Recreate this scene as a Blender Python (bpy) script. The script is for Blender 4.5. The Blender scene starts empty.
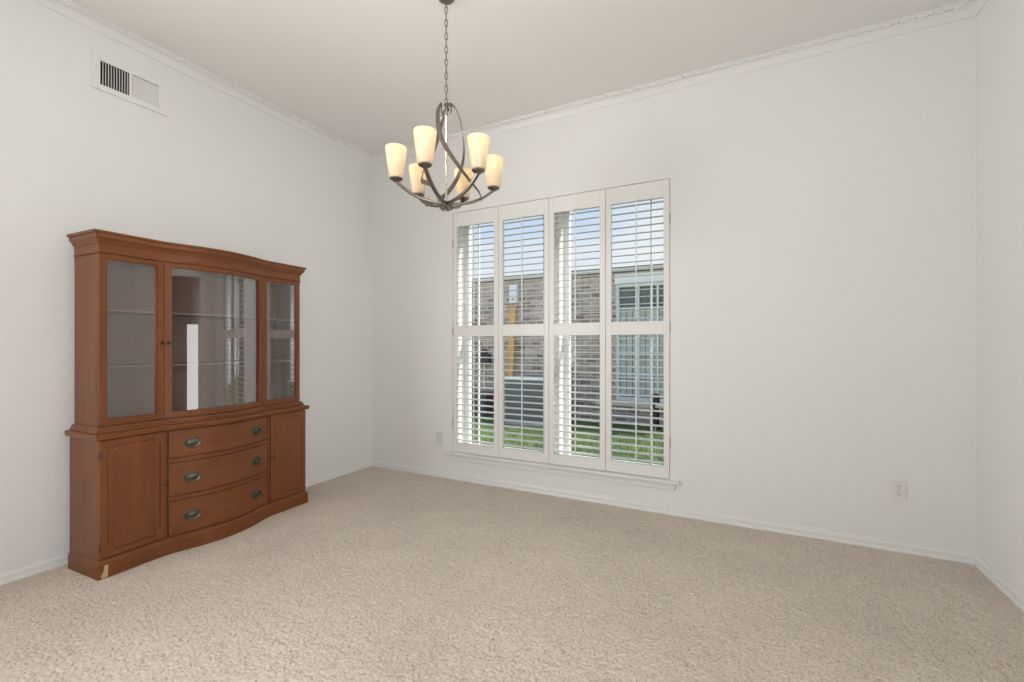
import bpy, bmesh, math, random
import numpy as np
from mathutils import Vector, Matrix

random.seed(7)
rng = np.random.default_rng(11)
S = bpy.context.scene
COL = S.collection
PI = math.pi

# ------------------------------------------------------------------ camera
YAW = math.atan(234 / 453.0)
EYE = 1.175
cam_d = bpy.data.cameras.new('camera')
cam_d.sensor_width = 36.0
cam_d.lens = 453.0 / 1024.0 * 36.0
cam_d.shift_y = 4.5 / 1024.0
cam_d.clip_start = 0.02
cam_d.clip_end = 300
cam = bpy.data.objects.new('camera', cam_d)
cam.location = (0, 0, EYE)
cam.rotation_euler = (PI / 2, 0, YAW)
COL.objects.link(cam)
S.camera = cam

# ------------------------------------------------------------------ view
S.view_settings.view_transform = 'Standard'
S.view_settings.look = 'None'
S.view_settings.exposure = 0.09
S.view_settings.gamma = 1.0
S.view_settings.use_curve_mapping = False

# ------------------------------------------------------------------ sky
world = bpy.data.worlds.new('sky')
S.world = world
world.use_nodes = True
nt = world.node_tree
nt.nodes.clear()
n_out = nt.nodes.new('ShaderNodeOutputWorld')
n_bg = nt.nodes.new('ShaderNodeBackground')
n_tc = nt.nodes.new('ShaderNodeTexCoord')
n_sep = nt.nodes.new('ShaderNodeSeparateXYZ')
n_rmp = nt.nodes.new('ShaderNodeValToRGB')
n_nz = nt.nodes.new('ShaderNodeTexNoise')
n_cr = nt.nodes.new('ShaderNodeValToRGB')
n_mx = nt.nodes.new('ShaderNodeMixRGB')
n_map = nt.nodes.new('ShaderNodeMapping')
nt.links.new(n_tc.outputs['Generated'], n_sep.inputs[0])
nt.links.new(n_sep.outputs['Z'], n_rmp.inputs[0])
e = n_rmp.color_ramp.elements
e[0].position = 0.0
e[0].color = (1.9, 1.95, 1.95, 1)
e[1].position = 0.75
e[1].color = (0.24, 0.44, 0.80, 1)
for p, c in ((0.07, (1.7, 1.78, 1.82, 1)), (0.15, (0.80, 0.86, 0.92, 1)), (0.23, (0.62, 0.76, 0.92, 1)), (0.36, (0.42, 0.62, 0.88, 1))):
    k = n_rmp.color_ramp.elements.new(p)
    k.color = c
nt.links.new(n_tc.outputs['Generated'], n_map.inputs[0])
n_map.inputs['Scale'].default_value = (1, 1, 3.2)
nt.links.new(n_map.outputs[0], n_nz.inputs['Vector'])
n_nz.inputs['Scale'].default_value = 3.4
n_nz.inputs['Detail'].default_value = 5
nt.links.new(n_nz.outputs['Fac'], n_cr.inputs[0])
n_cr.color_ramp.elements[0].position = 0.48
n_cr.color_ramp.elements[1].position = 0.70
nt.links.new(n_cr.outputs['Color'], n_mx.inputs['Fac'])
nt.links.new(n_rmp.outputs['Color'], n_mx.inputs['Color1'])
n_mx.inputs['Color2'].default_value = (0.88, 0.90, 0.92, 1)
nt.links.new(n_mx.outputs['Color'], n_bg.inputs['Color'])
n_bg.inputs['Strength'].default_value = 1.0
nt.links.new(n_bg.outputs[0], n_out.inputs[0])


def light(name, kind, loc, rot, energy, color=(1, 1, 1), size=None, size_y=None, parent=None):
    d = bpy.data.lights.new(name, kind)
    d.energy = energy
    d.color = color
    if kind == 'AREA':
        d.shape = 'RECTANGLE'
        d.size = size
        d.size_y = size_y
    elif kind == 'SUN':
        d.angle = size
    elif kind == 'POINT':
        d.shadow_soft_size = size
    o = bpy.data.objects.new(name, d)
    o.location = loc
    o.rotation_euler = rot
    COL.objects.link(o)
    if parent:
        o.parent = parent
    return o


sun = light('sun', 'SUN', (0, 0, 10), (0, 0, 0), 5.2, (1, 0.96, 0.90), size=0.10)
sun.rotation_euler = Vector((0.70, 0.28, 0.66)).to_track_quat('Z', 'Y').to_euler()
# hall doorway daylight, plus fill lamps added at two made-up openings behind the camera
def aim(o, target, spread):
    o.rotation_euler = (Vector(o.location) - Vector(target)).to_track_quat('Z', 'Y').to_euler()
    o.data.spread = math.radians(spread)


aim(light('hall_daylight', 'AREA', (1.70, 1.60, 0.80), (0, 0, 0), 4.2, (1, 0.985, 0.99), 0.60, 1.35), (-3.0, 1.75, 0.80), 150)
aim(light('added_right_fill', 'AREA', (1.36, -0.75, 1.60), (0, 0, 0), 29, (1, 0.998, 0.992), 0.96, 1.7), (-2.9, 3.3, 1.7), 110)  # added lamp to lift the left and back walls; no window known there
aim(light('added_left_fill', 'AREA', (-3.55, -1.15, 1.70), (0, 0, 0), 71, (1, 0.998, 0.992), 1.4, 1.7), (1.1, 2.6, 2.6), 130)  # unseen fill lamp, added to brighten the right wall and ceiling



# ------------------------------------------------------------------ materials
def mat_new(name):
    m = bpy.data.materials.new(name)
    m.use_nodes = True
    t = m.node_tree
    return m, t, t.nodes['Principled BSDF']


def plain(name, col, rough=0.5, metal=0.0, spec=0.5, noise=0.04, scale=30.0, bump=0.0, bscale=200.0, coat=0.0):
    m, t, b = mat_new(name)
    tc = t.nodes.new('ShaderNodeTexCoord')
    nz = t.nodes.new('ShaderNodeTexNoise')
    nz.inputs['Scale'].default_value = scale
    nz.inputs['Detail'].default_value = 3
    t.links.new(tc.outputs['Object'], nz.inputs['Vector'])
    r = t.nodes.new('ShaderNodeValToRGB')
    r.color_ramp.elements[0].position = 0.25
    r.color_ramp.elements[1].position = 0.75
    r.color_ramp.elements[0].color = tuple(max(0, c * (1 - noise)) for c in col) + (1,)
    r.color_ramp.elements[1].color = tuple(min(1, c * (1 + noise)) for c in col) + (1,)
    t.links.new(nz.outputs['Fac'], r.inputs[0])
    t.links.new(r.outputs['Color'], b.inputs['Base Color'])
    b.inputs['Roughness'].default_value = rough
    b.inputs['Metallic'].default_value = metal
    b.inputs['Specular IOR Level'].default_value = spec
    b.inputs['Coat Weight'].default_value = coat
    if bump:
        n2 = t.nodes.new('ShaderNodeTexNoise')
        n2.inputs['Scale'].default_value = bscale
        n2.inputs['Detail'].default_value = 4
        t.links.new(tc.outputs['Object'], n2.inputs['Vector'])
        bp = t.nodes.new('ShaderNodeBump')
        bp.inputs['Strength'].default_value = bump
        bp.inputs['Distance'].default_value = 0.002
        t.links.new(n2.outputs['Fac'], bp.inputs['Height'])
        t.links.new(bp.outputs['Normal'], b.inputs['Normal'])
    return m


def wood(name, c0, c1, c2, axis, rough=0.40, coat=0.08):
    m, t, b = mat_new(name)
    tc = t.nodes.new('ShaderNodeTexCoord')
    mp = t.nodes.new('ShaderNodeMapping')
    sc = [14.0, 14.0, 14.0]
    sc[axis] = 0.9
    mp.inputs['Scale'].default_value = sc
    nz = t.nodes.new('ShaderNodeTexNoise')
    nz.inputs['Scale'].default_value = 2.2
    nz.inputs['Detail'].default_value = 8
    nz.inputs['Roughness'].default_value = 0.62
    nz.inputs['Distortion'].default_value = 0.5
    t.links.new(tc.outputs['Object'], mp.inputs[0])
    t.links.new(mp.outputs[0], nz.inputs['Vector'])
    r = t.nodes.new('ShaderNodeValToRGB')
    el = r.color_ramp.elements
    el[0].position, el[0].color = 0.22, c0 + (1,)
    el[1].position, el[1].color = 0.80, c2 + (1,)
    k = el.new(0.5)
    k.color = c1 + (1,)
    t.links.new(nz.outputs['Fac'], r.inputs[0])
    # broad mottling of the old stain
    n2 = t.nodes.new('ShaderNodeTexNoise')
    n2.inputs['Scale'].default_value = 3.5
    n2.inputs['Detail'].default_value = 2
    t.links.new(tc.outputs['Object'], n2.inputs['Vector'])
    mm = t.nodes.new('ShaderNodeMapRange')
    mm.inputs['To Min'].default_value = 0.86
    mm.inputs['To Max'].default_value = 1.12
    t.links.new(n2.outputs['Fac'], mm.inputs['Value'])
    mul = t.nodes.new('ShaderNodeVectorMath')
    mul.operation = 'SCALE'
    t.links.new(r.outputs['Color'], mul.inputs[0])
    t.links.new(mm.outputs['Result'], mul.inputs['Scale'])
    t.links.new(mul.outputs['Vector'], b.inputs['Base Color'])
    b.inputs['Roughness'].default_value = rough
    b.inputs['Coat Weight'].default_value = coat
    b.inputs['Specular IOR Level'].default_value = 0.35
    b.inputs['Coat Roughness'].default_value = 0.22
    bp = t.nodes.new('ShaderNodeBump')
    bp.inputs['Strength'].default_value = 0.05
    bp.inputs['Distance'].default_value = 0.001
    t.links.new(nz.outputs['Fac'], bp.inputs['Height'])
    t.links.new(bp.outputs['Normal'], b.inputs['Normal'])
    return m


def glass(name, refl, tint=(0.96, 0.97, 0.97), rough=0.0, edge=0.5):
    m = bpy.data.materials.new(name)
    m.use_nodes = True
    t = m.node_tree
    t.nodes.clear()
    o = t.nodes.new('ShaderNodeOutputMaterial')
    tr = t.nodes.new('ShaderNodeBsdfTransparent')
    tr.inputs['Color'].default_value = tint + (1,)
    gl = t.nodes.new('ShaderNodeBsdfGlossy')
    gl.inputs['Roughness'].default_value = rough
    gl.inputs['Color'].default_value = (0.96, 0.98, 0.98, 1)
    lw = t.nodes.new('ShaderNodeLayerWeight')
    lw.inputs['Blend'].default_value = 0.25
    mr = t.nodes.new('ShaderNodeMapRange')
    mr.inputs['To Min'].default_value = refl
    mr.inputs['To Max'].default_value = min(1, refl + edge)
    t.links.new(lw.outputs['Fresnel'], mr.inputs['Value'])
    mx = t.nodes.new('ShaderNodeMixShader')
    t.links.new(mr.outputs['Result'], mx.inputs[0])
    t.links.new(tr.outputs[0], mx.inputs[1])
    t.links.new(gl.outputs[0], mx.inputs[2])
    t.links.new(mx.outputs[0], o.inputs[0])
    return m


M = {}
M['wall'] = plain('wall_paint', (0.765, 0.76, 0.745), 0.62, spec=0.3, noise=0.008, scale=1.5, bump=0.10, bscale=160)
M['ceiling'] = plain('ceiling_paint', (0.85, 0.84, 0.82), 0.75, spec=0.2, noise=0.008, scale=1.5, bump=0.10, bscale=120)
M['trim'] = plain('trim_paint', (0.75, 0.745, 0.73), 0.40, noise=0.01, scale=4)
M['shutter'] = plain('shutter_paint', (0.77, 0.76, 0.73), 0.36, noise=0.01, scale=4)
M['hinge'] = plain('hinge_metal', (0.42, 0.41, 0.39), 0.4, metal=0.6, noise=0.05)
M['white'] = plain('white_enamel', (0.77, 0.76, 0.74), 0.35, noise=0.01)
M['plate'] = plain('plate_plastic', (0.73, 0.715, 0.69), 0.38, noise=0.01)
M['slot'] = plain('dark_slot', (0.05, 0.045, 0.04), 0.6)
M['duct'] = plain('duct_dark', (0.045, 0.04, 0.036), 0.7)
M['vinyl'] = plain('window_vinyl', (0.82, 0.83, 0.82), 0.4, noise=0.01)
M['nickel'] = plain('brushed_nickel', (0.23, 0.20, 0.17), 0.30, metal=1.0, noise=0.10, scale=60)
M['pewter'] = plain('antique_brass', (0.13, 0.12, 0.09), 0.36, metal=0.85, noise=0.22, scale=90)
M['black'] = plain('black_iron', (0.018, 0.018, 0.018), 0.5, noise=0.1)
M['bare'] = plain('bare_wood', (0.52, 0.36, 0.22), 0.7, noise=0.25, scale=120)
M['panelgrey'] = plain('panel_metal', (0.82, 0.82, 0.80), 0.5, noise=0.03)
M['acgrey'] = plain('condenser_metal', (0.22, 0.24, 0.26), 0.45, noise=0.06)
M['aclid'] = plain('condenser_lid', (0.82, 0.83, 0.82), 0.45, noise=0.05)
M['concrete'] = plain('concrete', (0.50, 0.47, 0.43), 0.9, noise=0.12, scale=9, bump=0.4, bscale=90)
M['shingle'] = plain('roof_shingle', (0.20, 0.185, 0.17), 0.9, noise=0.25, scale=12)
M['fascia'] = plain('fascia_paint', (0.90, 0.88, 0.85), 0.5, noise=0.02)
M['plank'] = plain('raw_plank', (0.75, 0.42, 0.12), 0.65, noise=0.15, scale=14)
M['benchwood'] = plain('weathered_plank', (0.56, 0.50, 0.42), 0.75, noise=0.14, scale=18)
M['darkglass'] = plain('neighbour_pane', (0.16, 0.19, 0.18), 0.12, noise=0.35, scale=2.2)
M['blinds'] = plain('neighbour_curtain', (0.56, 0.58, 0.54), 0.6, noise=0.2, scale=9)
M['darkplastic'] = plain('dark_plastic', (0.035, 0.036, 0.036), 0.5, noise=0.1)
M['greyplastic'] = plain('grey_storage_plastic', (0.10, 0.11, 0.115), 0.6, noise=0.1)
C0, C1, C2 = (0.130, 0.037, 0.010), (0.178, 0.055, 0.016), (0.218, 0.072, 0.021)
M['wood_v'] = wood('mahogany_upright', C0, C1, C2, 2)
M['wood_h'] = wood('mahogany_lengthwise', C0, C1, C2, 0)
M['wood_in'] = wood('mahogany_inside', (0.22, 0.115, 0.08), (0.255, 0.135, 0.095), (0.29, 0.155, 0.11), 2, rough=0.6, coat=0.0)
M['cab_glass'] = glass('cabinet_glass', 0.10, (0.93, 0.93, 0.93))
M['win_glass'] = glass('window_glass', 0.004, edge=0.06)
M['shelf_glass'] = glass('shelf_glass', 0.10, (0.90, 0.93, 0.92))
M['shelf_edge'] = plain('shelf_wood_edge', (0.33, 0.20, 0.13), 0.4, noise=0.05)

# frosted alabaster glass of the lamp shades
m, t, b = mat_new('alabaster_glass')
tc = t.nodes.new('ShaderNodeTexCoord')
nz = t.nodes.new('ShaderNodeTexNoise')
nz.inputs['Scale'].default_value = 22
nz.inputs['Detail'].default_value = 4
nz.inputs['Distortion'].default_value = 1.4
rp = t.nodes.new('ShaderNodeValToRGB')
rp.color_ramp.elements[0].color = (0.86, 0.72, 0.52, 1)
rp.color_ramp.elements[1].color = (0.93, 0.86, 0.73, 1)
t.links.new(tc.outputs['Object'], nz.inputs['Vector'])
t.links.new(nz.outputs['Fac'], rp.inputs[0])
df = t.nodes.new('ShaderNodeBsdfDiffuse')
tl = t.nodes.new('ShaderNodeBsdfTranslucent')
t.links.new(rp.outputs[0], df.inputs['Color'])
t.links.new(rp.outputs[0], tl.inputs['Color'])
mx = t.nodes.new('ShaderNodeMixShader')
mx.inputs[0].default_value = 0.42
t.links.new(df.outputs[0], mx.inputs[1])
t.links.new(tl.outputs[0], mx.inputs[2])
gl = t.nodes.new('ShaderNodeBsdfGlossy')
gl.inputs['Roughness'].default_value = 0.25
mx2 = t.nodes.new('ShaderNodeMixShader')
mx2.inputs[0].default_value = 0.04
t.links.new(mx.outputs[0], mx2.inputs[1])
t.links.new(gl.outputs[0], mx2.inputs[2])
t.links.new(mx2.outputs[0], t.nodes['Material Output'].inputs[0])
M['shade'] = m

# lit bulb
m, t, b = mat_new('lit_bulb')
b.inputs['Base Color'].default_value = (1, 0.95, 0.85, 1)
b.inputs['Emission Color'].default_value = (1, 0.90, 0.74, 1)
b.inputs['Emission Strength'].default_value = 0.7
M['bulb'] = m

# carpet
m, t, b = mat_new('carpet_yarn')
tc = t.nodes.new('ShaderNodeTexCoord')
nz = t.nodes.new('ShaderNodeTexNoise')
nz.inputs['Scale'].default_value = 175
nz.inputs['Detail'].default_value = 3
t.links.new(tc.outputs['Object'], nz.inputs['Vector'])
rp = t.nodes.new('ShaderNodeValToRGB')
el = rp.color_ramp.elements
el[0].position, el[0].color = 0.31, (0.20, 0.145, 0.10, 1)
el[1].position, el[1].color = 0.70, (0.68, 0.60, 0.515, 1)
k = el.new(0.40)
k.color = (0.62, 0.535, 0.452, 1)
t.links.new(nz.outputs['Fac'], rp.inputs[0])
n2 = t.nodes.new('ShaderNodeTexNoise')
n2.inputs['Scale'].default_value = 1.6
n2.inputs['Detail'].default_value = 3
t.links.new(tc.outputs['Object'], n2.inputs['Vector'])
mr = t.nodes.new('ShaderNodeMapRange')
mr.inputs['From Min'].default_value = 0.3
mr.inputs['From Max'].default_value = 0.7
mr.inputs['To Min'].default_value = 0.93
mr.inputs['To Max'].default_value = 1.07
t.links.new(n2.outputs['Fac'], mr.inputs['Value'])
vm = t.nodes.new('ShaderNodeVectorMath')
vm.operation = 'SCALE'
t.links.new(rp.outputs[0], vm.inputs[0])
t.links.new(mr.outputs['Result'], vm.inputs['Scale'])
t.links.new(vm.outputs['Vector'], b.inputs['Base Color'])
b.inputs['Roughness'].default_value = 0.95
b.inputs['Specular IOR Level'].default_value = 0.1
b.inputs['Sheen Weight'].default_value = 0.15
M['carpet'] = m

# neighbour's brick
m, t, b = mat_new('brown_brick')
tc = t.nodes.new('ShaderNodeTexCoord')
mp = t.nodes.new('ShaderNodeMapping')
mp.inputs['Rotation'].default_value = (PI / 2, 0, 0)
t.links.new(tc.outputs['Object'], mp.inputs[0])
sx = t.nodes.new('ShaderNodeSeparateXYZ')
cx = t.nodes.new('ShaderNodeCombineXYZ')
t.links.new(tc.outputs['Object'], sx.inputs[0])
t.links.new(sx.outputs['X'], cx.inputs['X'])
t.links.new(sx.outputs['Z'], cx.inputs['Y'])
bk = t.nodes.new('ShaderNodeTexBrick')
bk.inputs['Scale'].default_value = 1.0
bk.inputs['Brick Width'].default_value = 0.215
bk.inputs['Row Height'].default_value = 0.078
bk.inputs['Mortar Size'].default_value = 0.009
bk.inputs['Color1'].default_value = (0.26, 0.19, 0.155, 1)
bk.inputs['Color2'].default_value = (0.56, 0.45, 0.38, 1)
bk.inputs['Mortar'].default_value = (0.66, 0.61, 0.54, 1)
t.links.new(cx.outputs[0], bk.inputs['Vector'])
nz = t.nodes.new('ShaderNodeTexNoise')
nz.inputs['Scale'].default_value = 5
nz.inputs['Detail'].default_value = 4
t.links.new(tc.outputs['Object'], nz.inputs['Vector'])
mr = t.nodes.new('ShaderNodeMapRange')
mr.inputs['To Min'].default_value = 0.55
mr.inputs['To Max'].default_value = 1.45
t.links.new(nz.outputs['Fac'], mr.inputs['Value'])
vm = t.nodes.new('ShaderNodeVectorMath')
vm.operation = 'SCALE'
t.links.new(bk.outputs['Color'], vm.inputs[0])
t.links.new(mr.outputs['Result'], vm.inputs['Scale'])
t.links.new(vm.outputs['Vector'], b.inputs['Base Color'])
b.inputs['Roughness'].default_value = 0.9
bp = t.nodes.new('ShaderNodeBump')
bp.inputs['Distance'].default_value = 0.01
bp.inputs['Strength'].default_value = 0.6
bp.invert = True
t.links.new(bk.outputs['Fac'], bp.inputs['Height'])
t.links.new(bp.outputs['Normal'], b.inputs['Normal'])
M['brick'] = m
M['grass'] = plain('grass_blades', (0.19, 0.29, 0.09), 0.7, noise=0.5, scale=3.0, spec=0.2)
M['soil'] = plain('lawn_soil', (0.18, 0.24, 0.09), 0.95, noise=0.4, scale=6.0)


# ------------------------------------------------------------------ mesh building
class MB:
    def __init__(s):
        s.v, s.f = [], []

    def add(s, vs, fs):
        o = len(s.v)
        s.v += [tuple(p) for p in vs]
        s.f += [tuple(i + o for i in f) for f in fs]
        return s

    def box(s, x0, x1, y0, y1, z0, z1):
        return s.add([(x0, y0, z0), (x1, y0, z0), (x1, y1, z0), (x0, y1, z0),
                      (x0, y0, z1), (x1, y0, z1), (x1, y1, z1), (x0, y1, z1)],
                     [(0, 3, 2, 1), (4, 5, 6, 7), (0, 1, 5, 4), (1, 2, 6, 5), (2, 3, 7, 6), (3, 0, 4, 7)])

    def prism(s, poly, z0, z1):
        n = len(poly)
        vs = [(x, y, z0) for x, y in poly] + [(x, y, z1) for x, y in poly]
        fs = [tuple(range(n))[::-1], tuple(range(n, 2 * n))]
        fs += [(i, (i + 1) % n, n + (i + 1) % n, n + i) for i in range(n)]
        return s.add(vs, fs)

    def rings(s, rings, closed_ring=True, caps=True, loop=False):
        n = len(rings[0])
        vs = [p for r in rings for p in r]
        fs = []
        R_ = len(rings)
        for i in range(R_ if loop else R_ - 1):
            a, c = i * n, ((i + 1) % R_) * n
            for j in range(n if closed_ring else n - 1):
                k = (j + 1) % n
                fs.append((a + j, a + k, c + k, c + j))
        if caps and not loop:
            fs.append(tuple(range(n))[::-1])
            fs.append(tuple((R_ - 1) * n + j for j in range(n)))
        return s.add(vs, fs)

    def lathe(s, prof, cx=0, cy=0, n=24, caps=True):
        rings = [[(cx + r * math.cos(2 * PI * j / n), cy + r * math.sin(2 * PI * j / n), z) for j in range(n)] for r, z in prof]
        return s.rings(rings, caps=caps)

    def tube(s, pts, r, n=10, loop=False, caps=True):
        pts = [Vector(p) for p in pts]
        rings = []
        N = len(pts)
        up = None
        for i, p in enumerate(pts):
            if loop:
                tg = pts[(i + 1) % N] - pts[i - 1]
            else:
                tg = pts[min(i + 1, N - 1)] - pts[max(i - 1, 0)]
            tg.normalize()
            if up is None:
                up = Vector((0, 0, 1)) if abs(tg.z) < 0.9 else Vector((1, 0, 0))
            a = tg.cross(up).normalized()
            b_ = a.cross(tg).normalized()
            up = b_
            rr = r[i] if isinstance(r, (list, tuple)) else r
            rings.append([p + a * (rr * math.cos(2 * PI * j / n)) + b_ * (rr * math.sin(2 * PI * j / n)) for j in range(n)])
        return s.rings(rings, caps=caps, loop=loop)

    def ribbon(s, pts, norms, w, th):
        """flat bar: w across, th along the given normals"""
        pts = [Vector(p) for p in pts]
        N = len(pts)
        rings = []
        for i, p in enumerate(pts):
            tg = (pts[min(i + 1, N - 1)] - pts[max(i - 1, 0)]).normalized()
            nn = Vector(norms[i])
            nn = (nn - tg * nn.dot(tg)).normalized()
            bb = tg.cross(nn).normalized()
            ww = w[i] if isinstance(w, (list, tuple)) else w
            rings.append([p + bb * ww * .5 + nn * th * .25, p + bb * ww * .35 + nn * th * .5, p - bb * ww * .35 + nn * th * .5, p - bb * ww * .5 + nn * th * .25,
                          p - bb * ww * .5 - nn * th * .25, p - bb * ww * .35 - nn * th * .5, p + bb * ww * .35 - nn * th * .5, p + bb * ww * .5 - nn * th * .25])
        return s.rings(rings)

    def sweep(s, path, prof, i0=0, i1=None):
        """profile (offset to the right of travel, z) swept along a plan path with mitres"""
        N = len(path)
        i1 = N - 1 if i1 is None else i1
        rings = []
        for i in range(i0, i1 + 1):
            p = Vector(path[i])
            ds = []
            if i > 0:
                ds.append((p - Vector(path[i - 1])).normalized())
            if i < N - 1:
                ds.append((Vector(path[i + 1]) - p).normalized())
            ns = [Vector((d.y, -d.x)) for d in ds]
            if len(ns) == 2:
                mv = ns[0] + ns[1]
                mv = mv / max(0.2, mv.dot(ns[0]))
            else:
                mv = ns[0]
            rings.append([(p.x + mv.x * o, p.y + mv.y * o, z) for o, z in prof])
        return s.rings(rings)

    def ball(s, c, rx, ry, rz, n=8, m=6):
        rings = []
        for i in range(1, m):
            th = PI * i / m
            rings.append([(c[0] + rx * math.sin(th) * math.cos(2 * PI * j / n), c[1] + ry * math.sin(th) * math.sin(2 * PI * j / n), c[2] - rz * math.cos(th)) for j in range(n)])
        return s.rings(rings)

    def xform(s, mtx, start=0):
        for i in range(start, len(s.v)):
            s.v[i] = tuple(mtx @ Vector(s.v[i]))
        return s

    def build(s, name, mat, parent=None, smooth=False, bevel=0.0, angle=40):
        me = bpy.data.meshes.new(name)
        me.from_pydata(s.v, [], s.f)
        bm = bmesh.new()
        bm.from_mesh(me)
        bmesh.ops.recalc_face_normals(bm, faces=bm.faces)
        bm.to_mesh(me)
        bm.free()
        me.materials.append(mat)
        if smooth:
            me.polygons.foreach_set('use_smooth', [True] * len(me.polygons))
            me.set_sharp_from_angle(angle=math.radians(angle))
        o = bpy.data.objects.new(name, me)
        COL.objects.link(o)
        if parent:
            o.parent = parent
        if bevel:
            bv = o.modifiers.new('edge', 'BEVEL')
            bv.width = bevel
            bv.segments = 2
            bv.limit_method = 'ANGLE'
            bv.angle_limit = math.radians(40)
        return o


def empty(name, loc=(0, 0, 0), rz=0.0):
    o = bpy.data.objects.new(name, None)
    o.location = loc
    o.rotation_euler = (0, 0, rz)
    o.empty_display_size = 0.1
    COL.objects.link(o)
    return o


def thing(o, label, cat, group=None):
    o['label'] = label
    o['category'] = cat
    if group:
        o['group'] = group
    return o


def struct(o):
    o['kind'] = 'structure'
    return o


# ------------------------------------------------------------------ room shell
XL, XR, YB, YF, ZC = -3.25, 1.10, 3.305, -2.30, 3.012
WT = 0.20
# window opening of the back wall
OX0, OX1, OZ0, OZ1 = -2.292, -0.469, 0.241, 2.340
b = MB()
b.box(XL - WT, OX0, YB, YB + WT, -0.15, ZC + 0.1)
b.box(OX1, XR + WT, YB, YB + WT, -0.15, ZC + 0.1)
b.box(OX0, OX1, YB, YB + WT, -0.15, OZ0)
b.box(OX0, OX1, YB, YB + WT, OZ1, ZC + 0.1)
b.box(-1.45, -1.312, YB + 0.056, YB + WT, OZ0, OZ1)          # post between the two windows
b.box(OX0, -2.268, YB + 0.056, YB + WT, OZ0, OZ1)
b.box(-0.49, OX1, YB + 0.056, YB + WT, OZ0, OZ1)
struct(b.build('wall_back', M['wall']))
b = MB()
# left wall with the duct hole behind the register
VY0, VY1, VZ0, VZ1 = 1.200, 1.500, 2.651, 2.790
SY0, SY1, SZ0, SZ1 = -1.90, -0.40, 0.80, 2.60           # opening added behind the camera for the left fill lamp
b.box(XL - WT, XL, YF - WT, SY0, -0.15, ZC + 0.1)
b.box(XL - WT, XL, SY1, VY0, -0.15, ZC + 0.1)
b.box(XL - WT, XL, SY0, SY1, -0.15, SZ0)
b.box(XL - WT, XL, SY0, SY1, SZ1, ZC + 0.1)
b.box(XL - WT, XL, VY1, YB, -0.15, ZC + 0.1)
b.box(XL - WT, XL, VY0, VY1, -0.15, VZ0)
b.box(XL - WT, XL, VY0, VY1, VZ1, ZC + 0.1)
b.box(XL - WT, XL - WT + 0.02, VY0, VY1, VZ0, VZ1)
struct(b.build('wall_left', M['wall']))
b = MB()
DY0, DY1, DZ = 1.04, 1.94, 2.08
b.box(XR, XR + 0.12, YF - WT, -1.30, -0.15, ZC + 0.1)
b.box(XR, XR + 0.12, -1.30, -0.20, -0.15, 0.70)  # unseen opening, added for the right-hand fill lamp
b.box(XR, XR + 0.12, -1.30, -0.20, 2.50, ZC + 0.1)
b.box(XR, XR + 0.12, -0.20, DY0, -0.15, ZC + 0.1)
b.box(XR, XR + 0.12, DY1, YB, -0.15, ZC + 0.1)
b.box(XR, XR + 0.12, DY0, DY1, DZ, ZC + 0.1)
# unseen hall behind the doorway, added to block the sky
b.box(2.30, 2.40, 0.20, 3.305, -0.15, 2.60)
b.box(XR + 0.12, 2.30, 0.20, 0.30, -0.15, 2.60)
b.box(XR + 0.12, 2.30, 3.205, 3.305, -0.15, 2.60)
b.box(XR + 0.12, 2.40, 0.20, 3.305, 2.50, 2.60)
struct(b.build('wall_right', M['wall']))
b = MB()
b.box(XL - WT, XR + WT, YF - 0.15, YF, -0.15, ZC + 0.1)
struct(b.build('wall_rear', M['wall']))
b = MB()
b.box(XL - WT, XR + WT, YF - WT, YB + WT, ZC, ZC + 0.12)
struct(b.build('ceiling', M['ceiling']))
b = MB()
b.box(XL - WT, 2.40, YF - WT, YB + WT, -0.20, -0.012)
struct(b.build('floor', plain('subfloor', (0.45, 0.38, 0.30), 0.9)))

# skirting and crown run left, back and right with mitred corners
RUN = [(XL, YF), (XL, YB), (XR, YB), (XR, DY1 + 0.07)]
BASE = [(0, -0.012), (0.014, -0.012), (0.016, 0.008), (0.014, 0.015), (0.012, 0.019), (0.012, 0.042), (0.009, 0.046), (0.0065, 0.053), (0.006, 0.060), (0, 0.062)]
for i, nm in enumerate(('left', 'back', 'right')):
    struct(MB().sweep(RUN, BASE, i, i + 1).build('baseboard_' + nm, M['trim'], smooth=True, angle=20))
CRUN = [(XL, YF), (XL, YB), (XR, YB), (XR, YF)]
CROWN = [(0, ZC - 0.068), (0.006, ZC - 0.068), (0.009, ZC - 0.062), (0.012, ZC - 0.052), (0.020, ZC - 0.036), (0.032, ZC - 0.022),
         (0.036, ZC - 0.018), (0.043, ZC - 0.015), (0.046, ZC - 0.009), (0.052, ZC - 0.006), (0.052, ZC), (0, ZC)]
for i in range(3):
    b = MB().sweep(CRUN, CROWN, i, i + 1)
    p0, p1 = Vector(CRUN[i]), Vector(CRUN[i + 1])
    d = (p1 - p0).normalized()
    n_ = Vector((d.y, -d.x))
    L_ = (p1 - p0).length
    k = 0.09
    q = 0
    while k < L_ - 0.07:                                       # carved leaf-and-bead enrichment along the top
        c = p0 + d * k + n_ * 0.041
        s0 = len(b.v)
        if q % 2 == 0:
            b.ball((0, 0, 0), 0.021, 0.007, 0.011, 8, 5)
        else:
            b.ball((0, 0, 0), 0.007, 0.008, 0.008, 8, 5)
        b.xform(Matrix.Translation((c.x, c.y, ZC - 0.018)) @ Matrix.Rotation(math.atan2(d.y, d.x), 4, 'Z'), s0)
        k += 0.038
        q += 1
    struct(b.build('trim_%d' % (i + 1), M['trim'], smooth=True, angle=30))
# doorway casing in the right wall
b = MB()
b.box(XR - 0.016, XR, DY0 - 0.07, DY0, -0.012, DZ + 0.07)
b.box(XR - 0.016, XR, DY1, DY1 + 0.07, -0.012, DZ + 0.07)
b.box(XR - 0.016, XR, DY0, DY1, DZ, DZ + 0.07)
struct(b.build('trim_4', M['trim'], bevel=0.003))
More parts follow.
